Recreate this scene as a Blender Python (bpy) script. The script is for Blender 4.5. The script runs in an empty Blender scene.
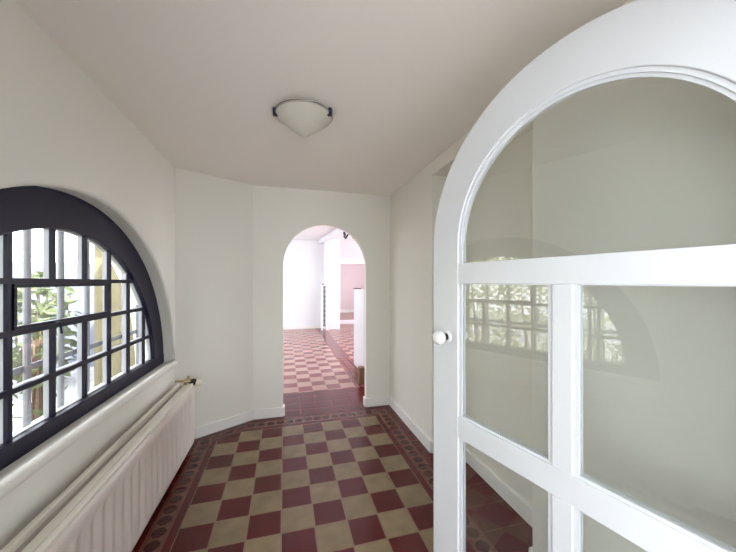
import bpy, bmesh, math, random
from mathutils import Vector, Matrix

SC = bpy.context.scene
COL = SC.collection
PI = math.pi
rnd = random.Random(7)

# ------------------------------------------------------------------ helpers
def lin(c):
    c /= 255.0
    return c / 12.92 if c <= 0.04045 else ((c + 0.055) / 1.055) ** 2.4

def rgb(r, g, b):
    return (lin(r), lin(g), lin(b), 1.0)

class E:
    """a scalar socket with arithmetic, for building shader maths"""
    def __init__(s, nt, sock): s.nt, s.k = nt, sock
    def _m(s, op, *a):
        n = s.nt.nodes.new('ShaderNodeMath'); n.operation = op
        for i, v in enumerate((s,) + a):
            if isinstance(v, E): s.nt.links.new(v.k, n.inputs[i])
            else: n.inputs[i].default_value = v
        return E(s.nt, n.outputs[0])
    def __add__(s, o): return s._m('ADD', o)
    def __sub__(s, o): return s._m('SUBTRACT', o)
    def __mul__(s, o): return s._m('MULTIPLY', o)
    def __truediv__(s, o): return s._m('DIVIDE', o)
    def floor(s): return s._m('FLOOR')
    def frac(s): return s._m('FRACT')
    def abs(s): return s._m('ABSOLUTE')
    def mod2(s): return s._m('FLOORED_MODULO', 2.0)
    def lt(s, o): return s._m('LESS_THAN', o)
    def gt(s, o): return s._m('GREATER_THAN', o)
    def min(s, o): return s._m('MINIMUM', o)
    def max(s, o): return s._m('MAXIMUM', o)

def mixc(nt, f, a, b):
    n = nt.nodes.new('ShaderNodeMix'); n.data_type = 'RGBA'
    for sock, v in ((n.inputs[0], f), (n.inputs[6], a), (n.inputs[7], b)):
        if isinstance(v, E): nt.links.new(v.k, sock)
        elif isinstance(v, bpy.types.NodeSocket): nt.links.new(v, sock)
        else: sock.default_value = v
    return n.outputs[2]

def mat(name, col, rough=0.5, metal=0.0, bump=None, vary=None, spec=None, bscale=40, coat=0.0):
    m = bpy.data.materials.new(name); m.use_nodes = True
    nt = m.node_tree; b = nt.nodes['Principled BSDF']
    b.inputs['Base Color'].default_value = col
    b.inputs['Roughness'].default_value = rough
    b.inputs['Metallic'].default_value = metal
    b.inputs['Coat Weight'].default_value = coat
    if spec is not None: b.inputs['Specular IOR Level'].default_value = spec
    tc = nt.nodes.new('ShaderNodeTexCoord')
    if vary:
        n = nt.nodes.new('ShaderNodeTexNoise'); n.inputs['Scale'].default_value = vary[0]; n.inputs['Detail'].default_value = 5
        nt.links.new(tc.outputs['Object'], n.inputs['Vector'])
        nt.links.new(mixc(nt, E(nt, n.outputs[0]), col, vary[1]), b.inputs['Base Color'])
    if bump:
        n = nt.nodes.new('ShaderNodeTexNoise'); n.inputs['Scale'].default_value = bscale; n.inputs['Detail'].default_value = 4
        nt.links.new(tc.outputs['Object'], n.inputs['Vector'])
        bp = nt.nodes.new('ShaderNodeBump'); bp.inputs['Strength'].default_value = bump; bp.inputs['Distance'].default_value = 0.01
        nt.links.new(n.outputs[0], bp.inputs['Height']); nt.links.new(bp.outputs[0], b.inputs['Normal'])
    return m

def glass_mat(name, tint=(0.97, 0.985, 0.975, 1), ior=1.6):
    m = bpy.data.materials.new(name); m.use_nodes = True
    nt = m.node_tree; nt.nodes.remove(nt.nodes['Principled BSDF'])
    o = nt.nodes['Material Output']
    t = nt.nodes.new('ShaderNodeBsdfTransparent'); t.inputs[0].default_value = tint
    g = nt.nodes.new('ShaderNodeBsdfGlossy'); g.inputs['Roughness'].default_value = 0.0
    f = nt.nodes.new('ShaderNodeFresnel')
    ge = nt.nodes.new('ShaderNodeNewGeometry')      # leaving the pane again: the same reflectance from its far face
    bk = E(nt, ge.outputs['Backfacing'])
    nt.links.new(((bk * (1.0 / ior - ior)) + ior).k, f.inputs[0])
    x = nt.nodes.new('ShaderNodeMixShader')
    nt.links.new(f.outputs[0], x.inputs[0]); nt.links.new(t.outputs[0], x.inputs[1]); nt.links.new(g.outputs[0], x.inputs[2])
    nt.links.new(x.outputs[0], o.inputs[0])
    return m

def link(name, bm, m, parent=None, smooth=35, bevel=0.0, bseg=2):
    bmesh.ops.recalc_face_normals(bm, faces=bm.faces)
    me = bpy.data.meshes.new(name); bm.to_mesh(me); bm.free()
    me.materials.append(m)
    if smooth:
        for p in me.polygons: p.use_smooth = True
        me.set_sharp_from_angle(angle=math.radians(smooth))
    o = bpy.data.objects.new(name, me); COL.objects.link(o)
    if parent: o.parent = parent
    if bevel:
        md = o.modifiers.new('edge', 'BEVEL'); md.width = bevel; md.segments = bseg
        md.limit_method = 'ANGLE'; md.angle_limit = math.radians(40); md.harden_normals = True
    return o

def box(bm, a, b):
    v = [bm.verts.new((x, y, z)) for x in (a[0], b[0]) for y in (a[1], b[1]) for z in (a[2], b[2])]
    for f in ((0, 1, 3, 2), (4, 6, 7, 5), (0, 4, 5, 1), (2, 3, 7, 6), (0, 2, 6, 4), (1, 5, 7, 3)):
        bm.faces.new([v[i] for i in f])

def new(): return bmesh.new()

def solid(bm, quads, f0, f1):
    """polygons in a plane, thickened: f0/f1 map (u, v) to the two faces"""
    ids = {}
    def k(p): return (round(p[0], 5), round(p[1], 5))
    def vt(p):
        q = k(p)
        if q not in ids: ids[q] = (bm.verts.new(f0(*p)), bm.verts.new(f1(*p)))
        return ids[q]
    ec = {}
    for q in quads:
        vs = [vt(p) for p in q]
        bm.faces.new([v[0] for v in vs]); bm.faces.new([v[1] for v in reversed(vs)])
        for i in range(len(q)):
            a, b = k(q[i]), k(q[(i + 1) % len(q)])
            if a != b: ec[frozenset((a, b))] = ec.get(frozenset((a, b)), 0) + 1
    for e, n in ec.items():
        if n == 1:
            a, b = tuple(e)
            bm.faces.new([ids[a][0], ids[b][0], ids[b][1], ids[a][1]])

def arch_pts(c, zs, R, n=48, a0=0.0, a1=PI):
    return [(c - R * math.cos(a0 + (a1 - a0) * i / n), zs + R * math.sin(a0 + (a1 - a0) * i / n)) for i in range(n + 1)]

def arch_wall_quads(u0, u1, z0, z1, c, R, zs, zb=None):
    """a wall u0..u1 x z0..z1 with an arched hole; zb: sill of the hole"""
    L, Rr = c - R, c + R
    lo = z0 if zb is None else zb
    q = []
    zz = sorted(set([z0, lo, zs, z1]))
    for i in range(len(zz) - 1):
        q.append([(u0, zz[i]), (L, zz[i]), (L, zz[i + 1]), (u0, zz[i + 1])])
        q.append([(Rr, zz[i]), (u1, zz[i]), (u1, zz[i + 1]), (Rr, zz[i + 1])])
    if zb is not None: q.append([(L, z0), (Rr, z0), (Rr, zb), (L, zb)])
    p = arch_pts(c, zs, R, 64)
    for a, b in zip(p, p[1:]): q.append([a, b, (b[0], z1), (a[0], z1)])
    return q

def ring_quads(c, zs, r0, r1, n=64, a0=0.0, a1=PI):
    A, B = arch_pts(c, zs, r0, n, a0, a1), arch_pts(c, zs, r1, n, a0, a1)
    return [[A[i], A[i + 1], B[i + 1], B[i]] for i in range(n)]

def tube(bm, pts, r, seg=10, r2=None):
    pts = [Vector(p) for p in pts]
    rings = []; up = Vector((0, 0, 1))
    for i, p in enumerate(pts):
        d = (pts[min(i + 1, len(pts) - 1)] - pts[max(i - 1, 0)]).normalized()
        a = up if abs(d.dot(up)) < 0.95 else Vector((1, 0, 0))
        x = d.cross(a).normalized(); y = d.cross(x)
        rr = r if r2 is None else r + (r2 - r) * i / (len(pts) - 1)
        rings.append([bm.verts.new(p + rr * (x * math.cos(2 * PI * j / seg) + y * math.sin(2 * PI * j / seg))) for j in range(seg)])
    for A, B in zip(rings, rings[1:]):
        for j in range(seg): bm.faces.new([A[j], A[(j + 1) % seg], B[(j + 1) % seg], B[j]])
    bm.faces.new(rings[0]); bm.faces.new(list(reversed(rings[-1])))

def lathe(bm, prof, seg=40, M=None):
    """profile (r, h) about +Z, optionally placed by matrix M"""
    rings = []
    for r, h in prof:
        if r < 1e-5: rings.append([bm.verts.new((0, 0, h))])
        else: rings.append([bm.verts.new((r * math.cos(2 * PI * j / seg), r * math.sin(2 * PI * j / seg), h)) for j in range(seg)])
    for A, B in zip(rings, rings[1:]):
        for j in range(seg):
            k = (j + 1) % seg
            if len(A) == 1 and len(B) == 1: continue
            if len(A) == 1: bm.faces.new([A[0], B[k], B[j]])
            elif len(B) == 1: bm.faces.new([A[j], A[k], B[0]])
            else: bm.faces.new([A[j], A[k], B[k], B[j]])
    if M is not None: bmesh.ops.transform(bm, matrix=M, verts=bm.verts)

def axis(loc, d):
    return Matrix.Translation(Vector(loc)) @ Vector((0, 0, 1)).rotation_difference(Vector(d)).to_matrix().to_4x4()

def tag(o, label=None, cat=None, group=None, kind=None):
    if label: o['label'] = label
    if cat: o['category'] = cat
    if group: o['group'] = group
    if kind: o['kind'] = kind
    return o

def empty(name, loc, rz=0.0):
    o = bpy.data.objects.new(name, None); COL.objects.link(o)
    o.location = loc; o.rotation_euler = (0, 0, rz); o.empty_display_size = 0.1
    return o

def struct(name, bm, m, label=None, cat=None, **k):
    o = link(name, bm, m, **k); return tag(o, label, cat, kind='structure')

def part(name, bm, m, parent, **k):
    """mesh given in world coordinates, parented to an Empty without moving"""
    o = link(name, bm, m, parent, **k)
    o.matrix_parent_inverse = Matrix.LocRotScale(parent.location, parent.rotation_euler, None).inverted()
    return o

# ------------------------------------------------------------------ measures (metres; camera at x=0 y=0, y runs down the corridor)
XL, XR, YE, ZC = -0.98, 1.25, 3.586, 2.565
NICHE0, NICHE1, NX, NZ = 1.33, 2.473, 1.48, 2.447
AL, AE = (-0.98, 3.205), (-0.335, 3.586)          # the splayed corner wall
DIRD = (Vector((AE[0], AE[1], 0)) - Vector((AL[0], AL[1], 0))).normalized()
NORD = Vector((DIRD.y, -DIRD.x, 0))                # into the corridor

# ------------------------------------------------------------------ materials
M = {}
M['plaster'] = mat('wall plaster', (0.82, 0.80, 0.745, 1), 0.85, bump=0.05, bscale=9)
M['ceiling'] = mat('ceiling paint', (0.885, 0.84, 0.80, 1), 0.9, bump=0.04, bscale=6)
M['white_plaster'] = mat('white plaster', (0.85, 0.88, 0.91, 1), 0.85)
M['pink'] = mat('pink paint', (0.74, 0.64, 0.66, 1), 0.85)
M['base'] = mat('white skirting paint', (0.86, 0.85, 0.83, 1), 0.45)
M['door'] = mat('white door paint', (0.76, 0.775, 0.815, 1), 0.38)
M['frame'] = mat('dark window paint', (0.014, 0.012, 0.030, 1), 0.36, spec=0.18)
M['lit_putty'] = mat('lit glazing bead', (0.48, 0.48, 0.52, 1), 0.5)  # putty, with the daylight catching the bar sides put into its pale colour
M['iron'] = mat('grey painted iron', (0.22, 0.23, 0.26, 1), 0.5)
M['rad'] = mat('radiator enamel', (0.70, 0.62, 0.575, 1), 0.35)
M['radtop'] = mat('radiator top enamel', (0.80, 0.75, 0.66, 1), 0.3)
M['brass'] = mat('dull brass', (0.50, 0.38, 0.20, 1), 0.35, 1.0)
M['black'] = mat('black plastic', (0.012, 0.012, 0.014, 1), 0.4)
M['cream'] = mat('cream plastic', (0.80, 0.74, 0.58, 1), 0.35)
M['porcelain'] = mat('white porcelain', (0.86, 0.86, 0.86, 1), 0.12, coat=0.5)
M['darkmetal'] = mat('dark metal collar', (0.02, 0.02, 0.025, 1), 0.35, 0.6)
M['blueclip'] = mat('dark blue clip', (0.012, 0.014, 0.06, 1), 0.3)
M['steel'] = mat('brushed steel', (0.35, 0.33, 0.30, 1), 0.3, 1.0)
M['wood'] = mat('brown wood', (0.15, 0.075, 0.04, 1), 0.45, vary=(14, (0.22, 0.12, 0.065, 1)))
M['wirons'] = mat('black wrought iron', (0.02, 0.018, 0.018, 1), 0.5, 0.5)
M['darkslot'] = mat('dark grey metal', (0.10, 0.10, 0.11, 1), 0.5)
M['stone'] = mat('yellow rubble stone', (0.27, 0.23, 0.14, 1), 0.9, bump=0.8, bscale=14, vary=(9, (0.13, 0.115, 0.07, 1)))
M['gravel'] = mat('pale gravel', (0.62, 0.61, 0.62, 1), 0.95, bump=0.9, bscale=30, vary=(12, (0.16, 0.16, 0.18, 1)))
M['fence'] = mat('pale blue white boards', (0.17, 0.19, 0.26, 1), 0.6)
M['bark'] = mat('shrub bark', (0.13, 0.09, 0.06, 1), 0.9)
M['outer'] = mat('outer render', (0.6, 0.56, 0.48, 1), 0.9)
M['pale_floor'] = mat('pale lilac floor', (0.72, 0.70, 0.74, 1), 0.35)
M['bounce_wood'] = mat('pale bounce wood floor', (0.80, 0.77, 0.74, 1), 0.45)
M['glass'] = glass_mat('clear glass', ior=1.6)
M['window_glass'] = glass_mat('window glass', (0.98, 0.98, 0.98, 1), 1.45)

def leaf_mat(name, a, b):
    m = bpy.data.materials.new(name); m.use_nodes = True
    nt = m.node_tree; p = nt.nodes['Principled BSDF']; o = nt.nodes['Material Output']
    tc = nt.nodes.new('ShaderNodeTexCoord'); n = nt.nodes.new('ShaderNodeTexNoise'); n.inputs['Scale'].default_value = 7
    nt.links.new(tc.outputs['Object'], n.inputs['Vector'])
    c = mixc(nt, E(nt, n.outputs[0]), a, b)
    nt.links.new(c, p.inputs['Base Color']); p.inputs['Roughness'].default_value = 0.45
    t = nt.nodes.new('ShaderNodeBsdfTranslucent'); nt.links.new(c, t.inputs[0])
    x = nt.nodes.new('ShaderNodeMixShader'); x.inputs[0].default_value = 0.35
    nt.links.new(p.outputs[0], x.inputs[1]); nt.links.new(t.outputs[0], x.inputs[2]); nt.links.new(x.outputs[0], o.inputs[0])
    return m
M['leaf'] = leaf_mat('yellow green leaves', (0.58, 0.60, 0.24, 1), (0.34, 0.40, 0.14, 1))
M['leaf2'] = leaf_mat('mid green leaves', (0.15, 0.18, 0.085, 1), (0.075, 0.10, 0.045, 1))

def shade_glass():
    m = bpy.data.materials.new('frosted lamp glass'); m.use_nodes = True
    nt = m.node_tree; p = nt.nodes['Principled BSDF']; o = nt.nodes['Material Output']
    p.inputs['Base Color'].default_value = (0.82, 0.78, 0.71, 1); p.inputs['Roughness'].default_value = 0.3
    t = nt.nodes.new('ShaderNodeBsdfTranslucent'); t.inputs[0].default_value = (0.8, 0.79, 0.74, 1)
    x = nt.nodes.new('ShaderNodeMixShader'); x.inputs[0].default_value = 0.3
    nt.links.new(p.outputs[0], x.inputs[1]); nt.links.new(t.outputs[0], x.inputs[2]); nt.links.new(x.outputs[0], o.inputs[0])
    return m
M['shade'] = shade_glass()

def brick_white():
    m = bpy.data.materials.new('white painted rough brick'); m.use_nodes = True
    nt = m.node_tree; p = nt.nodes['Principled BSDF']
    tc = nt.nodes.new('ShaderNodeTexCoord')
    n = nt.nodes.new('ShaderNodeTexNoise'); n.inputs['Scale'].default_value = 16; n.inputs['Detail'].default_value = 3
    nt.links.new(tc.outputs['Object'], n.inputs['Vector'])
    nt.links.new(mixc(nt, E(nt, n.outputs[0]), (0.95, 0.94, 0.95, 1), (0.80, 0.78, 0.81, 1)), p.inputs['Base Color'])
    p.inputs['Roughness'].default_value = 0.8
    bp = nt.nodes.new('ShaderNodeBump'); bp.inputs['Strength'].default_value = 0.9; bp.inputs['Distance'].default_value = 0.03
    nt.links.new(n.outputs[0], bp.inputs['Height']); nt.links.new(bp.outputs[0], p.inputs['Normal'])
    return m
M['brick'] = brick_white()

def tile_floor():
    m = bpy.data.materials.new('cement tile floor'); m.use_nodes = True
    nt = m.node_tree; p = nt.nodes['Principled BSDF']
    tc = nt.nodes.new('ShaderNodeTexCoord'); sp = nt.nodes.new('ShaderNodeSeparateXYZ')
    nt.links.new(tc.outputs['Object'], sp.inputs[0])
    x, y = E(nt, sp.outputs[0]), E(nt, sp.outputs[1])
    def noise(scale, det=4):
        n = nt.nodes.new('ShaderNodeTexNoise'); n.inputs['Scale'].default_value = scale; n.inputs['Detail'].default_value = det
        nt.links.new(tc.outputs['Object'], n.inputs['Vector']); return E(nt, n.outputs[0])
    u = (x + 0.0213) / 0.2; v = (y - 3.310) / 0.2
    fu, fv = u.floor(), v.floor()
    beige = (fu + fv).mod2()
    cx = nt.nodes.new('ShaderNodeCombineXYZ'); nt.links.new(fu.k, cx.inputs[0]); nt.links.new(fv.k, cx.inputs[1])
    wn = nt.nodes.new('ShaderNodeTexWhiteNoise'); wn.noise_dimensions = '2D'; nt.links.new(cx.outputs[0], wn.inputs['Vector'])
    rv = E(nt, wn.outputs[0])
    gu, gv = u.frac(), v.frac()
    edge = gu.min((gu * -1.0) + 1.0).min(gv.min((gv * -1.0) + 1.0))
    grout = edge.lt(0.022)
    RED = (0.096, 0.0095, 0.0105, 1); RED2 = (0.072, 0.008, 0.009, 1)
    BEI = (0.275, 0.20, 0.117, 1); BEI2 = (0.15, 0.107, 0.063, 1); GRO = (0.23, 0.15, 0.10, 1)
    DRK = (0.050, 0.008, 0.008, 1); TAN = (0.150, 0.062, 0.045, 1)
    n1, n2 = noise(9), noise(3)
    blot = ((n1 * 1.6) - 0.45).max(0.0).min(1.0)
    red = mixc(nt, (rv * 0.6) + (n2 * 0.4), RED, RED2)
    bei = mixc(nt, (blot * 0.7) + (rv * 0.3), BEI, BEI2)
    chk = mixc(nt, grout, mixc(nt, beige, red, bei), GRO)
    dR = ((x * -1.0) + 1.25) / 0.2713
    dL = (x + 0.98 - 0.0874) / 0.2713
    dT = ((y * -1.0) + 3.586) / 0.276
    dD = (((x - AE[0]) * NORD.x) + ((y - AE[1]) * NORD.y)) / 0.2
    side = dR.min(dL); end = dT.min(dD)
    b = side.min(end)
    use_x = end.lt(side)
    along = (x * use_x) + (y * ((use_x * -1.0) + 1.0))
    a = ((along / 0.098).frac() - 0.5).abs()
    cc = ((b - 0.60) / 0.36).abs()
    octo = a.max(cc).max((a + cc) * 0.74).lt(0.41)
    band = ((b - 0.60).abs()).lt(0.17)
    strip = mixc(nt, octo, TAN, DRK)
    line = ((b - 0.80).abs()).lt(0.022).max(((b - 0.40).abs()).lt(0.02))
    plain = mixc(nt, line, red, (0.16, 0.06, 0.045, 1))
    gl = ((y / 0.2).frac() - 0.5).abs().gt(0.488)
    plain = mixc(nt, gl * b.lt(0.4), plain, (0.17, 0.07, 0.05, 1))
    bord = mixc(nt, band, plain, strip)
    corr = mixc(nt, b.lt(1.0), chk, bord)
    # plain red threshold under the arch, then the far room's chequer with its border
    thr = mixc(nt, grout, red, (0.12, 0.022, 0.021, 1))
    far_b = ((x - 1.115) / 0.135).abs()
    fa = ((far_b - 0.5).abs()).lt(0.07)
    fchk = mixc(nt, grout, mixc(nt, beige, (0.20, 0.055, 0.055, 1), (0.42, 0.25, 0.21, 1)), (0.34, 0.2, 0.17, 1))  # paler, pinker tiles: the far room's glare is put into their colours
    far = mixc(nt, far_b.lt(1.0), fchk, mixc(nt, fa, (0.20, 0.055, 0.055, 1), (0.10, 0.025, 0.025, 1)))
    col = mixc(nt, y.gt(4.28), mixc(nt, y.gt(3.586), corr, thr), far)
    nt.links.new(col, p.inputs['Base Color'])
    rr = (n1 * 0.05) + 0.17
    nt.links.new(rr.k, p.inputs['Roughness'])
    p.inputs['Specular IOR Level'].default_value = 0.30
    bp = nt.nodes.new('ShaderNodeBump'); bp.inputs['Strength'].default_value = 0.25; bp.inputs['Distance'].default_value = 0.004
    nt.links.new(((edge * 14.0).min(1.0)).k, bp.inputs['Height']); nt.links.new(bp.outputs[0], p.inputs['Normal'])
    return m
M['tiles'] = tile_floor()

# ------------------------------------------------------------------ the shell
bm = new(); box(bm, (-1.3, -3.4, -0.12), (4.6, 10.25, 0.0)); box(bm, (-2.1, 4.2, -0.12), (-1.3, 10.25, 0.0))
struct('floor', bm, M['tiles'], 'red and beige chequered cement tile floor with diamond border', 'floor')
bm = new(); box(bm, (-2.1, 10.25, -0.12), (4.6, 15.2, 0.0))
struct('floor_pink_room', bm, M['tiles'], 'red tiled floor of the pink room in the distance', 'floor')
bm = new(); box(bm, (1.3, 10.8, -0.02), (4.4, 11.9, 0.012))
struct('floor_strip', bm, M['pale_floor'], 'pale lilac strip across the floor of the distant pink room', 'floor')
bm = new(); box(bm, (-1.3, 0.0, ZC), (1.75, 3.60, ZC + 0.2))
struct('ceiling', bm, M['ceiling'], 'plain off-white corridor ceiling', 'ceiling')
bm = new(); box(bm, (-2.1, 3.6, 2.87), (4.6, 15.2, 3.05))
struct('ceiling_far_room', bm, M['white_plaster'], 'white ceiling of the bright room beyond the arch', 'ceiling')
bm = new(); box(bm, (-2.4, -3.4, 2.75), (3.2, 0.0, 2.9))
struct('ceiling_foyer', bm, M['white_plaster'])

# left wall with the half-round window opening
WC, WZ, WR, WS = 1.960, 0.77, 1.187, 1.046    # WS: the half-round is slightly wider than high
def st(u): return WC + (u - WC) * WS
bm = new()
solid(bm, arch_wall_quads(-0.2, 3.33, 0.0, ZC + 0.2, WC, WR, WZ, WZ), lambda u, v: (XL, st(u), v), lambda u, v: (-1.30, st(u), v))
struct('wall_left', bm, M['plaster'], 'off-white left wall with the deep half-round window opening', 'wall', bevel=0.022, bseg=4)

bm = new(); tube(bm, [(-0.972, st(WC - WR) - .02, 0.768), (-0.972, 3.17, 0.768)], 0.026, 16)
struct('window_sill', bm, M['plaster'], 'rounded plaster lip along the bottom of the window recess', 'sill')

# splayed corner
bm = new()
P = [(AL[0] - 0.35, AL[1] - 0.02), AL, AE, (AE[0] + 0.02, AE[1] + 0.05), (AE[0], 4.42), (-1.30, 4.42), (-1.30, 3.3)]
P = [(-1.25, AL[1]), AL, AE, (AE[0], 3.661), (-0.60, 4.4), (-1.28, 4.4)]
solid(bm, [P], lambda u, v: (u, v, 0.0), lambda u, v: (u, v, 3.0))
struct('wall_corner', bm, M['plaster'], 'narrow splayed wall between the window wall and the arch', 'wall', smooth=0)

# end wall with the arch
ACX, AR, AZ = 0.463, 0.483, 1.688
bm = new()
solid(bm, arch_wall_quads(AE[0], 1.75, 0.0, 3.0, ACX, AR, AZ), lambda u, v: (u, YE, v), lambda u, v: (u, YE + 0.075, v))
struct('wall_end', bm, M['plaster'], 'off-white end wall pierced by the round-headed archway', 'wall', smooth=0)
bm = new(); box(bm, (1.70, YE, 0), (4.6, YE + 0.18, 3.0))
struct('wall_end_far_side', bm, M['white_plaster'])

# right wall with a flat-topped niche behind the door
bm = new()
q = []
for (a, b_, z0, z1) in ((0.0, NICHE0, 0, NZ), (NICHE1, YE, 0, NZ), (0.0, NICHE0, NZ, ZC + 0.2), (NICHE0, NICHE1, NZ, ZC + 0.2), (NICHE1, YE, NZ, ZC + 0.2)):
    q.append([(a, z0), (b_, z0), (b_, z1), (a, z1)])
solid(bm, q, lambda u, v: (XR, u, v), lambda u, v: (NX, u, v))
struct('wall_right', bm, M['plaster'], 'pale right wall with a flat-topped recess behind the door', 'wall', bevel=0.005)
bm = new(); box(bm, (NX, 0.0, 0), (1.75, YE, ZC + 0.2))
struct('wall_niche', bm, M['plaster'], 'back of the shallow recess seen through the door glass', 'wall')

# doorway wall around the camera, and an unseen foyer with windows added for fill light
DW0, DW1 = -0.12, 0.15
bm = new()
solid(bm, arch_wall_quads(-2.4, 3.2, 0.0, 2.9, 0.375, 0.645, 1.67), lambda u, v: (u, DW0, v), lambda u, v: (u, DW1, v))
struct('wall_doorway', bm, M['plaster'])
def windowed(u0, u1, z1, holes, f0, f1):
    """wall with rectangular holes (a, b, z0, z1) in increasing u"""
    b = new(); q = []; c = u0
    for a, e, h0, h1 in holes:
        for zz in ((0, h0), (h0, h1), (h1, z1)): q.append([(c, zz[0]), (a, zz[0]), (a, zz[1]), (c, zz[1])])
        q.append([(a, 0), (e, 0), (e, h0), (a, h0)]); q.append([(a, h1), (e, h1), (e, z1), (a, z1)])
        c = e
    h0, h1 = holes[-1][2:]
    for zz in ((0, h0), (h0, h1), (h1, z1)): q.append([(c, zz[0]), (u1, zz[0]), (u1, zz[1]), (c, zz[1])])
    solid(b, [k for k in q if k[0][1] != k[2][1]], f0, f1); return b
struct('wall_foyer_back', windowed(-2.4, 3.2, 2.9, [(-0.9, 1.7, 0.7, 2.4)], lambda u, v: (u, -3.4, v), lambda u, v: (u, -3.2, v)), M['white_plaster'])
struct('wall_foyer_left', windowed(-3.2, -0.12, 2.9, [(-2.6, -1.0, 0.7, 2.4)], lambda u, v: (-2.4, u, v), lambda u, v: (-2.2, u, v)), M['white_plaster'])
bm = new(); box(bm, (3.0, -3.2, 0), (3.2, -0.12, 2.9)); struct('wall_foyer_right', bm, M['white_plaster'])
bm = new(); box(bm, (-2.4, -3.4, -0.02), (3.2, -0.13, 0.004)); struct('floor_foyer', bm, M['bounce_wood'])  # unseen floor, pale so that it bounces light up into the corridor
bm = new(); box(bm, (-2.4, -3.4, -0.12), (-1.3, 0.15, -0.02)); struct('floor_foyer_base', bm, M['bounce_wood'])

# far room
struct('wall_far_left', windowed(4.4, 10.25, 3.0, [(5.0, 7.0, 0.2, 2.6), (8.2, 9.4, 0.5, 2.4)], lambda u, v: (-2.1, u, v), lambda u, v: (-1.95, u, v)), M['white_plaster'])
struct('wall_far_right', windowed(3.6, 15.2, 3.0, [(4.2, 6.6, 0.2, 2.6), (7.6, 8.8, 0.4, 2.4), (11.4, 13.2, 0.6, 2.3)], lambda u, v: (4.45, u, v), lambda u, v: (4.6, u, v)), M['white_plaster'])
bm = new(); box(bm, (-2.1, 10.1, 0), (1.25, 10.25, 3.0))
struct('wall_far_back', bm, M['white_plaster'], 'white wall at the back of the bright room', 'wall')
bm = new(); box(bm, (1.7, 9.78, 2.27), (4.5, 9.92, 2.9))
struct('wall_far_header', bm, M['pink'], 'pink wall above the white beam in the distance', 'wall')
bm = new(); box(bm, (-2.1, 14.95, 0), (4.6, 15.2, 3.0))
struct('wall_pink', bm, M['pink'], 'pink wall at the back of the distant room', 'wall')
bm = new(); box(bm, (1.0, 10.25, 0), (1.25, 15.0, 3.0))
struct('wall_pink_side', bm, M['pink'])
bm = new(); box(bm, (1.7, 9.74, 2.10), (4.5, 9.96, 2.27))
struct('beam_white', bm, M['white_plaster'], 'white beam spanning the opening into the pink room', 'beam', bevel=0.01)
bm = new(); n0, n1 = Vector((1.16, 10.1, 0)), Vector((1.46, 7.0, 0))
sd = Vector((0.09, 0.01, 0))
solid(bm, [[(n0 - sd).to_tuple()[:2], (n0 + sd).to_tuple()[:2], (n1 + sd).to_tuple()[:2], (n1 - sd).to_tuple()[:2]]], lambda u, v: (u, v, 2.76), lambda u, v: (u, v, 2.87))
struct('beam_ceiling', bm, M['white_plaster'], 'slim white ceiling beam running towards the chimney breast', 'beam')
bm = new(); box(bm, (1.22, 9.70, 0), (1.70, 10.12, 2.87))
bmesh.ops.subdivide_edges(bm, edges=bm.edges[:], cuts=14, use_grid_fill=True)
for v in bm.verts:
    if 0.02 < v.co.z < 2.85: v.co += Vector((rnd.uniform(-1, 1) * .006, rnd.uniform(-1, 1) * .006, 0))
struct('pillar_chimney', bm, M['brick'], 'rough white painted brick chimney breast in the far room', 'pillar', smooth=0)

# skirtings
def skirting(name, pts, side, label=None, m=None, h=0.10, th=0.018):
    """pts: wall line in plan; side=+1: skirting lies to the left of the direction of travel"""
    b = new()
    for (a, c) in zip(pts, pts[1:]):
        a, c = Vector((a[0], a[1], 0)), Vector((c[0], c[1], 0)); d = (c - a).normalized(); nn = Vector((-d.y, d.x, 0)) * side * th
        e0 = a - d * 0.004; e1 = c + d * 0.004
        solid(b, [[e0.to_tuple()[:2], e1.to_tuple()[:2], (e1 + nn).to_tuple()[:2], (e0 + nn).to_tuple()[:2]]], lambda u, v: (u, v, 0), lambda u, v: (u, v, h))
    o = struct(name, b, m or M['base'], label, 'baseboard' if label else None)
    return o
skirting('baseboard_right', [(XR, YE), (XR, NICHE1), (NX, NICHE1), (NX, NICHE0), (XR, NICHE0), (XR, 0.15)], -1, 'white baseboard along the right wall and round the recess')
skirting('baseboard_end_right', [(ACX + AR, YE), (XR, YE)], -1, 'short white baseboard right of the archway')
skirting('baseboard_end_left', [AE, (ACX - AR, YE), (ACX - AR, YE + 0.075)], -1, 'white baseboard turning into the archway on its left')
skirting('baseboard_corner', [AL, AE], -1, 'white baseboard along the splayed corner wall')
skirting('baseboard_left', [(XL, 0.15), (XL, AL[1])], -1, 'white baseboard behind the radiator')
skirting('baseboard_jamb', [(ACX + AR, YE + 0.075), (ACX + AR, YE)], -1, 'white baseboard inside the archway on its right')
skirting('baseboard_far', [(-1.95, 10.1), (1.22, 10.1)], -1, 'white baseboard of the bright far room', th=0.03)
skirting('baseboard_pink', [(1.25, 14.95), (4.45, 14.95)], -1, 'white baseboard under the distant pink wall', h=0.14, th=0.03)

# ------------------------------------------------------------------ the half-round window
win = empty('window_1', (-1.10, WC, WZ)); tag(win, 'dark-framed half-round window of many small panes in the left wall', 'window', kind='structure')
FX0, FX1 = -1.100, -1.070
def onx(x): return lambda u, v: (x, st(u), v)
GR, GZ = 1.0, 0.85
bm = new()
solid(bm, ring_quads(WC, WZ, GR, WR + 0.004, 96), onx(FX0), onx(FX1))
part('arched_frame', bm, M['frame'], win, bevel=0.006)
bm = new(); box(bm, (FX0, st(WC - WR), WZ - 0.004), (FX1 + 0.004, st(WC + WR), GZ)); part('bottom_rail', bm, M['frame'], win, bevel=0.006)
VY = [1.100 + 0.25 * k for k in range(8)]
HZ = [1.05, 1.29, 1.508]
def ztop(y): return WZ + math.sqrt(max(GR ** 2 - ((y - WC) / WS) ** 2, 0)) + 0.01
def yhalf(z): return WS * math.sqrt(max(GR ** 2 - (z - WZ) ** 2, 0)) + 0.01
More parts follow.
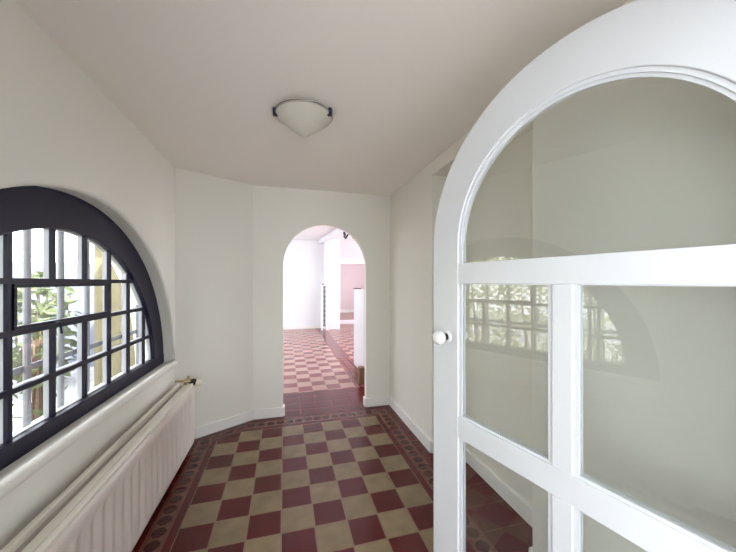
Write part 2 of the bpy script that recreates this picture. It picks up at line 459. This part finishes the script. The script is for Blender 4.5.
bw = 0.012
VENT = (VY[2], VY[5])
def bars(xa, xb, w, name, m):
    for y in VY:
        b = new()
        if VENT[0] + .05 < y < VENT[1] - .05:
            box(b, (xa, y - w, GZ), (xb, y + w, HZ[1])); box(b, (xa, y - w, HZ[2]), (xb, y + w, ztop(y)))
        else: box(b, (xa, y - w, GZ), (xb, y + w, ztop(abs(y - WC) + w + WC)))
        part(name, b, m, win)
    for z in HZ:
        b = new(); yh = yhalf(z + w); box(b, (xa + .001, WC - yh, z - w), (xb + .001, WC + yh, z + w)); part(name, b, m, win)
bars(-1.102, -1.088, bw, 'glazing_bar', M['frame'])
# the pale outer half of the bars, one mesh
b = new(); w = 0.0125; PX0, PX1 = -1.124, -1.1025
for y in VY:
    if VENT[0] + .05 < y < VENT[1] - .05:
        box(b, (PX0, y - w, GZ), (PX1, y + w, HZ[1] - w)); box(b, (PX0, y - w, HZ[2] + w), (PX1, y + w, ztop(y)))
    else: box(b, (PX0, y - w, GZ), (PX1, y + w, ztop(abs(y - WC) + w + WC)))
for z in HZ: box(b, (PX0 + .0002, WC - yhalf(z + w), z - w), (PX1 - .0002, WC + yhalf(z + w), z + w))
solid(b, ring_quads(WC, WZ, GR - 0.004, WR + 0.004, 96), onx(PX0 + .0004), onx(FX0 - .001))
box(b, (PX0 + .0006, st(WC - WR), WZ - .004), (FX0 - .001, st(WC + WR), GZ + 0.004))
part('outer_frame', b, M['lit_putty'], win)
# glass
b = new()
pts = [p for p in arch_pts(WC, WZ, GR + 0.008, 64) if p[1] > GZ]
yb = math.sqrt((GR + .008) ** 2 - (GZ - WZ - .01) ** 2)
solid(b, [[(WC - yb, GZ - .01)] + pts + [(WC + yb, GZ - .01)]], onx(-1.118), onx(-1.114))
part('panes', b, M['window_glass'], win, smooth=0)
# small opening vent, three panes wide
vent = None
b = new(); y0, y1, z0, z1 = VENT[0] + bw, VENT[1] - bw, HZ[1] + bw, HZ[2] - bw
fw = 0.016
for (a, c, e, f) in ((y0, y1, z0, z0 + fw), (y0, y1, z1 - fw, z1), (y0, y0 + fw, z0 + fw, z1 - fw), (y1 - fw, y1, z0 + fw, z1 - fw)):
    box(b, (-1.108, a, e), (-1.082, c, f))
vent = part('vent_sash', b, M['frame'], win, bevel=0.002)
b = new(); tube(b, [(-1.084, WC - .12, z0 + .004), (-1.060, WC - .12, z0 + .006), (-1.052, WC - .12, z0 - .05)], 0.005, 8)
o = link('catch', b, M['frame'], vent)
o.matrix_parent_inverse = vent.matrix_parent_inverse
o.matrix_parent_inverse = Matrix.Identity(4)

# iron bars outside the window
gr = empty('window_grille', (-1.22, WC, WZ)); tag(gr, 'row of upright grey iron bars outside the half-round window', 'window bars')
for k in range(-4, 6):
    y = 1.89 + 0.235 * k
    if abs(y - WC) > (WR - .06) * WS: continue
    b = new(); zt = WZ + math.sqrt((WR - .002) ** 2 - ((y - WC) / WS) ** 2)
    tube(b, [(-1.22, y, WZ + 0.0), (-1.22, y, zt)], 0.015, 10); part('bar', b, M['iron'], gr)
b = new(); yy = WS * math.sqrt(WR ** 2 - .325 ** 2) - .003
box(b, (-1.236, WC - yy, 1.065), (-1.228, WC + yy, 1.095)); part('cross_bar', b, M['iron'], gr)

# ------------------------------------------------------------------ the arched glazed door
DANG = 0.23617
dn = Vector((math.cos(DANG), math.sin(DANG), 0))
door = empty('door_1', dn * 1.03, DANG)
tag(door, 'white round-headed glazed door standing open at the right', 'door', kind='structure')
DC, DZ = 0.575, 1.67
TH = 0.042
def dpart(name, bm, m, parent=None, **k): return link(name, bm, m, parent or door, **k)
def dq(w): return lambda s, z: (w, s, z)
RI, RO = 0.452, 0.625
b = new(); RF = RI + 0.006
solid(b, [[(DC - RO, 0.012), (DC - RF, 0.012), (DC - RF, DZ), (DC - RO, DZ)], [(DC + RF, 0.012), (DC + RO, 0.012), (DC + RO, DZ), (DC + RF, DZ)]] + ring_quads(DC, DZ, RF, RO, 72), dq(0), dq(TH))
dpart('stiles_and_arched_head', b, M['door'], bevel=0.004)
RI = RF
ZR = [(1.497, 1.588), (0.795, 0.89), (0.012, 0.21)]
for nm, (a, c) in zip(('upper_rail', 'middle_rail', 'bottom_rail'), ZR):
    b = new(); box(b, (0.001, DC - RI, a), (TH - .001, DC + RI, c)); dpart(nm, b, M['door'], bevel=0.003)
MW = 0.032
cells = [(DC - RI, DC - MW, 0.89, 1.497), (DC + MW, DC + RI, 0.89, 1.497), (DC - RI, DC - MW, 0.21, 0.795), (DC + MW, DC + RI, 0.21, 0.795)]
for a, c in ((0.89, 1.497), (0.21, 0.795)):
    b = new(); box(b, (0.001, DC - MW, a), (TH - .001, DC + MW, c)); dpart('mullion', b, M['door'], bevel=0.003)
for (s0, s1, z0, z1) in cells:
    e = 0.010; g = 0.016
    b = new()
    for w0, w1 in ((0.008, 0.0185), (0.0235, TH - .008)):
        box(b, (w0, s0, z0), (w1, s1, z0 + e)); box(b, (w0, s0, z1 - e * .3), (w1, s1, z1))
        box(b, (w0, s0, z0 + e), (w1, s0 + g, z1 - e * .3)); box(b, (w0, s1 - g, z0 + e), (w1, s1, z1 - e * .3))
    dpart('glazing_bead', b, M['door'])
    b = new(); box(b, (0.019, s0 + .002, z0 + .002), (0.023, s1 - .002, z1 - .002)); dpart('glass_pane', b, M['glass'], smooth=0)
# fanlight: beads stepped in two rings, and its pane
b = new()
for (ra, rb, w0, w1) in ((RI - .012, RI + .008, 0.007, 0.0185), (RI - .022, RI + .008, 0.013, 0.0184), (RI - .018, RI + .008, 0.0235, TH - .008)):
    solid(b, ring_quads(DC, DZ, ra, rb, 72), dq(w0), dq(w1))
for w0, w1 in ((0.008, 0.0185), (0.0235, TH - .008)):
    for s0, s1 in ((DC - RI, DC - RI + .018), (DC + RI - .018, DC + RI)): box(b, (w0, s0, 1.588), (w1, s1, DZ))
dpart('fanlight_bead', b, M['door'])
b = new()
solid(b, [[(DC - RI + .004, 1.585)] + arch_pts(DC, DZ, RI - .004, 64) + [(DC + RI - .004, 1.585)]], dq(0.019), dq(0.023))
dpart('fanlight_pane', b, M['glass'], smooth=0)
# knobs either side
for sgn, w0 in ((-1, 0.0), (1, TH)):
    Mx = axis((w0, 1.100, 1.245), (sgn, 0, 0))
    b = new(); lathe(b, [(0, 0.024), (0.014, 0.025), (0.027, 0.033), (0.034, 0.046), (0.033, 0.060), (0.024, 0.073), (0.010, 0.079), (0, 0.080)], 32, Mx)
    k = dpart('door_knob', b, M['porcelain'])
    b = new(); lathe(b, [(0, 0), (0.030, 0), (0.030, 0.004), (0.024, 0.008), (0, 0.008)], 32, Mx); link('rose', b, M['porcelain'], k)
    b = new(); lathe(b, [(0, 0.007), (0.017, 0.007), (0.017, 0.026), (0, 0.027)], 24, Mx); link('collar', b, M['darkmetal'], k)
for z in (0.25, 1.1, 1.6):
    b = new(); tube(b, [(-0.008, DC - RO - .004, z - .05), (-0.008, DC - RO - .004, z + .05)], 0.008, 10); dpart('hinge', b, M['steel'])

# ------------------------------------------------------------------ radiator
rad = empty('radiator', (-0.87, 1.9, 0.0)); tag(rad, 'long cream ribbed panel radiator under the half-round window', 'radiator')
RY0, RY1 = 0.55, 3.095
def rad_panel(xf, depth, ribs):
    """profile across z with vertical flutes along y"""
    b = new(); sx = 1
    ys = []; y = RY0 + 0.03; pitch = 0.088
    while y + pitch < RY1 - 0.02:
        ys.append(y); y += pitch
    cols = [(RY0, 0.0, 0)]
    for y in ys: cols += [(y + .020, 0.0, 0), (y + .030, ribs, 1), (y + .060, ribs, 1), (y + .070, 0.0, 0)]
    cols.append((RY1, 0.0, 0))
    prof = [(0.052, -0.014, 0), (0.058, -0.003, 0), (0.072, 0, 0), (0.088, 0, 0), (0.104, 0, 1), (0.492, 0, 1), (0.508, 0, 0), (0.538, 0, 0), (0.556, -0.004, 0), (0.570, -0.013, 0), (0.574, -0.022, 0)]
    g = []
    for yy, rb, f in cols:
        g.append([b.verts.new((xf + dx - (rb if zf else 0), yy, z)) for z, dx, zf in prof])
    for A, B in zip(g, g[1:]):
        for i in range(len(prof) - 1): b.faces.new([A[i], B[i], B[i + 1], A[i + 1]])
    # back skin and ends
    bk = [[b.verts.new((xf - depth, yy, z)) for z in (0.052, 0.574)] for yy in (RY0, RY1)]
    b.faces.new([bk[0][0], bk[0][1], bk[1][1], bk[1][0]])
    b.faces.new(g[0] + [bk[0][1], bk[0][0]]); b.faces.new(g[-1] + [bk[1][1], bk[1][0]])
    b.faces.new([r[-1] for r in g] + [bk[1][1], bk[0][1]]); b.faces.new([r[0] for r in g] + [bk[1][0], bk[0][0]])
    return b
part('front_panel', rad_panel(-0.79, 0.036, 0.012), M['rad'], rad, smooth=50)
part('rear_panel', rad_panel(-0.895, 0.030, 0.004), M['rad'], rad, smooth=50)
# top: two long rails and a flat cover between them, a dark slot either side
b = new(); box(b, (-0.822, RY0 + .01, 0.570), (-0.797, RY1 - .004, 0.592)); part('top_rail', b, M['radtop'], rad, bevel=0.006)
b = new(); box(b, (-0.926, RY0 + .01, 0.570), (-0.900, RY1 - .004, 0.602)); part('top_rail', b, M['radtop'], rad, bevel=0.006)
b = new(); box(b, (-0.874, RY0 + .02, 0.560), (-0.830, RY1 - .012, 0.582)); part('top_cover', b, M['radtop'], rad, bevel=0.004)
b = new(); yy = RY0 + .06
n = 0
while yy < RY1 - .02:     # convector fins between the panels
    box(b, (-0.897, yy, 0.08), (-0.822, yy + .0015, 0.50)); yy += 0.035; n += 1
part('convector_fins', b, M['rad'], rad, smooth=0)
b = new(); box(b, (-0.900, RY1 - .012, 0.07), (-0.820, RY1 - .002, 0.575)); part('end_cover', b, M['rad'], rad, bevel=0.003)
for y in (0.9, 2.75):
    b = new(); box(b, (XL, y, 0.12), (-0.924, y + .03, 0.5)); part('bracket', b, M['rad'], rad)
for y in (0.9, 2.75):
    b = new(); tube(b, [(-0.86, y, 0.0), (-0.86, y, 0.1)], 0.012, 8); part('foot', b, M['rad'], rad)
# thermostatic valve at the far top corner
V0 = Vector((-0.865, RY1 + .030, 0.602))
b = new(); tube(b, [(-0.87, RY1 - .02, 0.555), (-0.872, RY1 + .02, 0.575), V0], 0.013, 12)
tube(b, [V0 + Vector((-0.085, -0.01, 0.012)), V0], 0.009, 10)
tube(b, [V0 + Vector((-0.005, -0.02, -0.035)), V0 + Vector((0.02, 0.01, 0.045))], 0.010, 10)
tube(b, [V0 + Vector((-0.015, -0.004, 0)), V0 + Vector((0.032, 0.008, 0))], 0.019, 14)
vb = part('valve', b, M['brass'], rad)
hd = Vector((0.93, 0.28, -0.30)).normalized(); V1 = V0 + Vector((0.026, 0.008, -0.006))
b = new(); lathe(b, [(0, 0), (0.018, 0), (0.028, 0.022), (0.031, 0.048), (0, 0.049)], 24, axis(V1, hd)); link('collar', b, M['black'], vb)
b = new(); lathe(b, [(0, 0.046), (0.030, 0.046), (0.033, 0.054), (0.033, 0.092), (0.028, 0.099), (0, 0.101)], 24, axis(V1, hd)); link('thermostat_head', b, M['cream'], vb)

# ------------------------------------------------------------------ ceiling lamp
LC = Vector((0.115, 1.955, 0))
lamp = empty('ceiling_lamp', (LC.x, LC.y, ZC)); tag(lamp, 'conical frosted glass lamp with dark blue clips on the corridor ceiling', 'ceiling lamp')
LR, LZ = 0.172, ZC - 0.036
b = new(); lathe(b, [(0, 0), (0.06, 0), (0.06, -0.03), (0, -0.03)], 32, Matrix.Translation((LC.x, LC.y, ZC))); part('ceiling_plate', b, M['porcelain'], lamp)
b = new()
prof = [(0.0, -0.124), (0.008, -0.122), (0.02, -0.114), (0.05, -0.096), (0.09, -0.066), (0.13, -0.033), (0.155, -0.012), (LR, 0.0), (LR - .001, 0.006), (0.152, -0.006), (0.128, -0.027), (0.088, -0.060), (0.05, -0.090), (0.0, -0.110)]
lathe(b, prof, 64, Matrix.Translation((LC.x, LC.y, LZ))); part('glass_shade', b, M['shade'], lamp, smooth=60)
b = new()
for z in (-0.108, -0.1, -0.09, -0.078, -0.066, -0.054, -0.042):
    r = 0.0
    for (ra, za), (rb, zb) in zip(prof[1:8], prof[2:8]):
        if za <= z <= zb: r = ra + (rb - ra) * (z - za) / (zb - za)
    if r > 0: tube(b, [(LC.x + r * math.cos(a * PI / 24), LC.y + r * math.sin(a * PI / 24), LZ + z) for a in range(49)], 0.0016, 6)
part('glass_ribs', b, M['shade'], lamp)
b = new(); tube(b, [(LC.x + (LR + .003) * math.cos(a), LC.y + (LR + .003) * math.sin(a), LZ + 0.010) for a in [2 * PI * i / 64 for i in range(65)]], 0.0028, 8); part('rim_wire', b, M['steel'], lamp)
for ang in (-180, -30, 75):
    a = math.radians(ang); d = Vector((math.cos(a), math.sin(a), 0)); t = Vector((-d.y, d.x, 0)); c = LC + d * (LR + .002) + Vector((0, 0, LZ))
    b = new()
    solid(b, [[(-.016, -.012), (.012, -.012), (.012, .032), (-.006, .036)]], lambda u, v: c + d * u + t * -0.011 + Vector((0, 0, v)), lambda u, v: c + d * u + t * 0.011 + Vector((0, 0, v)))
    part('clip', b, M['blueclip'], lamp, bevel=0.002)

# ------------------------------------------------------------------ things beyond the arch
hp = empty('half_height_partition', (1.16, 4.7, 0)); tag(hp, 'white half-height panel on a brown wooden foot just beyond the arch', 'partition')
b = new(); box(b, (1.135, 4.42, 0.11), (1.23, 5.12, 1.385)); part('panel', b, M['door'], hp, bevel=0.006)
b = new(); box(b, (1.128, 5.02, 1.385), (1.236, 5.13, 1.402)); part('cap', b, M['wood'], hp, bevel=0.003)
b = new(); box(b, (1.05, 4.36, 0.0), (1.165, 4.47, 0.25)); part('foot', b, M['wood'], hp, bevel=0.008)
b = new(); box(b, (1.145, 4.47, 0.0), (1.225, 5.11, 0.11)); part('plinth', b, M['wood'], hp, bevel=0.004)

tr = empty('tall_radiator', (1.13, 9.62, 0)); tag(tr, 'tall narrow white radiator with dark slots by the chimney breast', 'radiator')
yf = 9.60
for nm, a, c in (('side_post', (1.085, yf, .06), (1.150, yf + .06, 1.40)), ('side_post', (1.230, yf, .06), (1.295, yf + .06, 1.40))):
    b = new(); box(b, a, c); part(nm, b, M['white_plaster'], tr, bevel=0.008)
for i in range(2):
    b = new(); tube(b, [(1.174 + .032 * i, yf + .03, .12), (1.174 + .032 * i, yf + .03, 1.38)], 0.013, 8); part('column', b, M['darkslot'], tr)
for k in range(9):
    b = new(); box(b, (1.145, yf + .015, .14 + k * .15), (1.235, yf + .045, .165 + k * .15)); part('cross_rail', b, M['darkslot'], tr)
b = new(); box(b, (1.08, yf - .005, 1.385), (1.30, yf + .065, 1.415)); part('cap', b, M['white_plaster'], tr, bevel=0.005)
for xx in (1.09, 1.24):
    b = new(); box(b, (xx, yf + .01, 0), (xx + .05, yf + .05, .065)); part('foot', b, M['white_plaster'], tr)
b = new(); lathe(b, [(0, 0), (.03, 0), (.03, .03), (0, .045)], 16, Matrix.Translation((1.15, yf + .03, 1.413))); part('bleed_valve', b, M['darkslot'], tr)

il = empty('pendant_lamp', (1.215, 5.9, 2.42)); tag(il, 'small black wrought iron hanging lamp glimpsed at the top of the arch', 'lamp')
b = new(); tube(b, [(1.215, 5.9, 2.42), (1.215, 5.9, 2.87)], 0.008, 8)
part('rod', b, M['wirons'], il)
b = new(); lathe(b, [(0, 2.85), (0.05, 2.85), (0.05, 2.87), (0, 2.87)], 20, Matrix.Translation((1.215, 5.9, 0))); part('ceiling_rose', b, M['wirons'], il)
for k in range(4):
    a = k * PI / 2 + 0.5; d = Vector((math.cos(a), math.sin(a), 0)); c = Vector((1.215, 5.9, 0))
    b = new(); tube(b, [c + d * r + Vector((0, 0, z)) for r, z in ((0, 2.46), (.05, 2.42), (.09, 2.37), (.125, 2.36), (.14, 2.39), (.13, 2.42))], 0.010, 8); ar = part('arm', b, M['wirons'], il)
    b = new(); lathe(b, [(0, 2.42), (.016, 2.42), (.018, 2.47), (0, 2.47)], 12, Matrix.Translation(c + d * .13)); link('candle_cup', b, M['wirons'], ar)

# ------------------------------------------------------------------ outdoors
bm = new(); box(bm, (-14, -10, -0.30), (-1.30, 20, -0.12)); bmesh.ops.translate(bm, verts=bm.verts, vec=(0, 0, 0.02))
struct('ground_outside', bm, M['gravel'], 'pale sunlit gravel seen through the window', 'ground')
bm = new(); box(bm, (-2.10, 4.2, -0.1), (-1.28, 4.4, 3.0))
struct('wall_stone', bm, M['stone'], 'yellowish rubble stone wall outside, seen through the window', 'wall')
bm = new(); solid(bm, [[(-2.09, 1.95), (-2.09, 2.9), (-2.75, 2.9), (-2.55, 2.25)]], lambda u, v: (u, 4.25, v), lambda u, v: (u, 4.40, v))
struct('trim_stone_bracket', bm, M['stone'], 'sloping stone bracket jutting from the outside wall', 'trim', smooth=0)
fe = empty('board_fence', (-5, 7.2, -0.1)); tag(fe, 'pale blue-white upright board fence beyond the window', 'fence')
x = -6.0; k = 0
while x < -2.2:
    b = new(); box(b, (x, 7.0, -0.1), (x + 0.145, 7.03, 1.86)); part('board', b, M['fence'], fe); x += 0.15
for z in (0.3, 1.5):
    b = new(); box(b, (-6.0, 7.03, z), (-2.2, 7.07, z + .1)); part('rail', b, M['fence'], fe)

def leaves(bm, c, rad_, n, size, seed, boxy=False):
    r = random.Random(seed)
    for i in range(n):
        while True:
            p = Vector((r.uniform(-1, 1), r.uniform(-1, 1), r.uniform(-1, 1)))
            ln = (abs(p.x) ** 6 + abs(p.y) ** 6 + abs(p.z) ** 6) ** (1 / 6) if boxy else p.length
            if 0.25 < ln < 1: break
        p = p / ln * (ln ** 0.5)
        p = Vector((p.x * rad_[0], p.y * rad_[1], p.z * rad_[2])) + Vector(c)
        d = Vector((r.uniform(-1, 1), r.uniform(-1, 1), r.uniform(-.8, .5))).normalized()
        s = d.cross(Vector((r.uniform(-1, 1), r.uniform(-1, 1), r.uniform(-1, 1)))).normalized(); nn = d.cross(s)
        L = size * r.uniform(.7, 1.3); W = L * .22
        q = [bm.verts.new(p + d * (L * a) + s * (W * w) + nn * (L * h)) for a, w, h in ((0, 0, 0), (.35, 1, .05), (.7, .7, .03), (1, 0, -.08), (.7, -.7, .03), (.35, -1, .05))]
        m_ = [q[0], q[3]]
        bm.faces.new([q[0], q[1], q[2], q[3]]); bm.faces.new([q[0], q[3], q[4], q[5]])
def shrub(c, rad_, n, size, m, label, group, seed, name='shrub', boxy=False):
    root = empty(name, (c[0], c[1], -0.1)); tag(root, label, 'shrub', group)
    b = new(); leaves(b, c, rad_, n, size, seed, boxy); part('foliage', b, m, root, smooth=0)
    b = new(); r = random.Random(seed + 1)
    for k in range(6):
        e = Vector(c) + Vector((r.uniform(-.6, .6) * rad_[0], r.uniform(-.6, .6) * rad_[1], r.uniform(.1, .8) * rad_[2]))
        base = Vector((c[0] + r.uniform(-.06, .06), c[1] + r.uniform(-.06, .06), -0.12))
        tube(b, [base, base.lerp(e, .5) + Vector((0, 0, .12)), e], 0.02, 6, 0.006)
    part('stem', b, M['bark'], root)
HL = 'yellow-green hedge shrub reflected through the window in the door glass'
for k in range(6):
    shrub((-3.7 + 0.12 * math.sin(k * 2.1), -0.3 + 0.95 * k, 0.95), (0.50, 0.42, 1.2), 2600, 0.085, M['leaf'], HL, 'hedge shrubs outside the window', 20 + k, 'hedge_shrub', True)
shrub((-3.75, 5.85, 0.75), (0.50, 0.55, 0.95), 420, 0.20, M['leaf2'], 'mid green long-leaved shrub seen through the left panes', None, 51)
shrub((-2.45, 3.9, 0.62), (0.22, 0.20, 0.62), 70, 0.17, M['leaf2'], 'low sparse green plant close outside the window', None, 52, 'garden_plant')

MORE = {
    'ceiling_foyer': ('white ceiling of the entrance room behind the doorway', 'ceiling'),
    'wall_end_far_side': ('white wall of the bright room to the right beyond the arch', 'wall'),
    'wall_doorway': ('thick wall with the round-headed doorway the glazed door hangs in', 'wall'),
    'wall_foyer_back': ('unseen white back wall of the entrance room, wide window added for fill light', 'wall'),
    'wall_foyer_left': ('unseen white side wall of the entrance room, square window added for fill light', 'wall'),
    'wall_foyer_right': ('plain white windowless side wall of the entrance room', 'wall'),
    'floor_foyer': ('unseen wooden floor of the entrance room, made pale to bounce light', 'floor'),
    'floor_foyer_base': ('slab under the pale wooden entrance floor', 'floor'),
    'wall_far_left': ('white window wall on the left of the bright far room', 'wall'),
    'wall_far_right': ('white window wall on the right of the bright far room', 'wall'),
    'wall_pink_side': ('pink side wall behind the brick chimney breast', 'wall'),
}
for o in COL.objects:
    if o.name in MORE: tag(o, *MORE[o.name])

# ------------------------------------------------------------------ light
w = bpy.data.worlds.new('daylight'); SC.world = w; w.use_nodes = True
bg = w.node_tree.nodes['Background']; bg.inputs[0].default_value = (0.90, 0.95, 1.0, 1); bg.inputs[1].default_value = 4.2

def portal(name, loc, d, sx, sy):
    l = bpy.data.lights.new(name, 'AREA'); l.shape = 'RECTANGLE'; l.size = sx; l.size_y = sy; l.cycles.is_portal = True
    o = bpy.data.objects.new(name, l); COL.objects.link(o); o.location = loc
    o.rotation_euler = Vector(d).to_track_quat('-Z', 'Y').to_euler()
    return o
portal('daylight_window', (-1.31, WC, WZ + .6), (1, 0, 0), 2.4, 1.25)
portal('fill_foyer_back', (0.4, -3.42, 1.55), (0, 1, 0), 2.6, 1.7)  # sky light through the added foyer windows
portal('fill_foyer_left', (-2.42, -1.8, 1.55), (1, 0, 0), 1.6, 1.7)
portal('daylight_far_left', (-2.12, 6.0, 1.4), (1, 0, 0), 2.0, 2.4)
portal('daylight_far_left_second', (-2.12, 8.8, 1.45), (1, 0, 0), 1.2, 1.9)
portal('daylight_far_right', (4.62, 5.4, 1.4), (-1, 0, 0), 2.4, 2.4)
portal('daylight_far_right_second', (4.62, 8.2, 1.4), (-1, 0, 0), 1.2, 2.0)
portal('daylight_pink_room', (4.62, 12.3, 1.45), (-1, 0, 0), 1.8, 1.7)

s = bpy.data.lights.new('sun', 'SUN'); s.energy = 10.0; s.angle = 0.01; s.color = (1.0, 0.96, 0.88)
so = bpy.data.objects.new('sun', s); COL.objects.link(so); so.location = (2, -2, 8)
so.rotation_euler = Vector((-0.60, 0.55, -1.0)).to_track_quat('-Z', 'Y').to_euler()

# ------------------------------------------------------------------ camera
cam = bpy.data.cameras.new('camera'); co = bpy.data.objects.new('camera', cam); COL.objects.link(co); SC.camera = co
cam.sensor_fit = 'HORIZONTAL'; cam.sensor_width = 36.0; cam.lens = 36.0 * 307.4 / 736.0
cam.clip_start = 0.02; cam.clip_end = 200
co.location = (0, 0, 1.504); co.rotation_euler = (PI / 2, 0, -0.264)
cam.shift_y = 6.0 / 736.0

SC.view_settings.view_transform = 'Standard'; SC.view_settings.look = 'None'
SC.view_settings.gamma = 1.0; SC.view_settings.exposure = 1.13; SC.view_settings.use_curve_mapping = False
SC.cycles.use_denoising = True
SC.cycles.max_bounces = 14; SC.cycles.diffuse_bounces = 8; SC.cycles.glossy_bounces = 6; SC.cycles.transparent_max_bounces = 24
SC.cycles.sample_clamp_indirect = 8.0
SC.cycles.caustics_reflective = False; SC.cycles.caustics_refractive = False
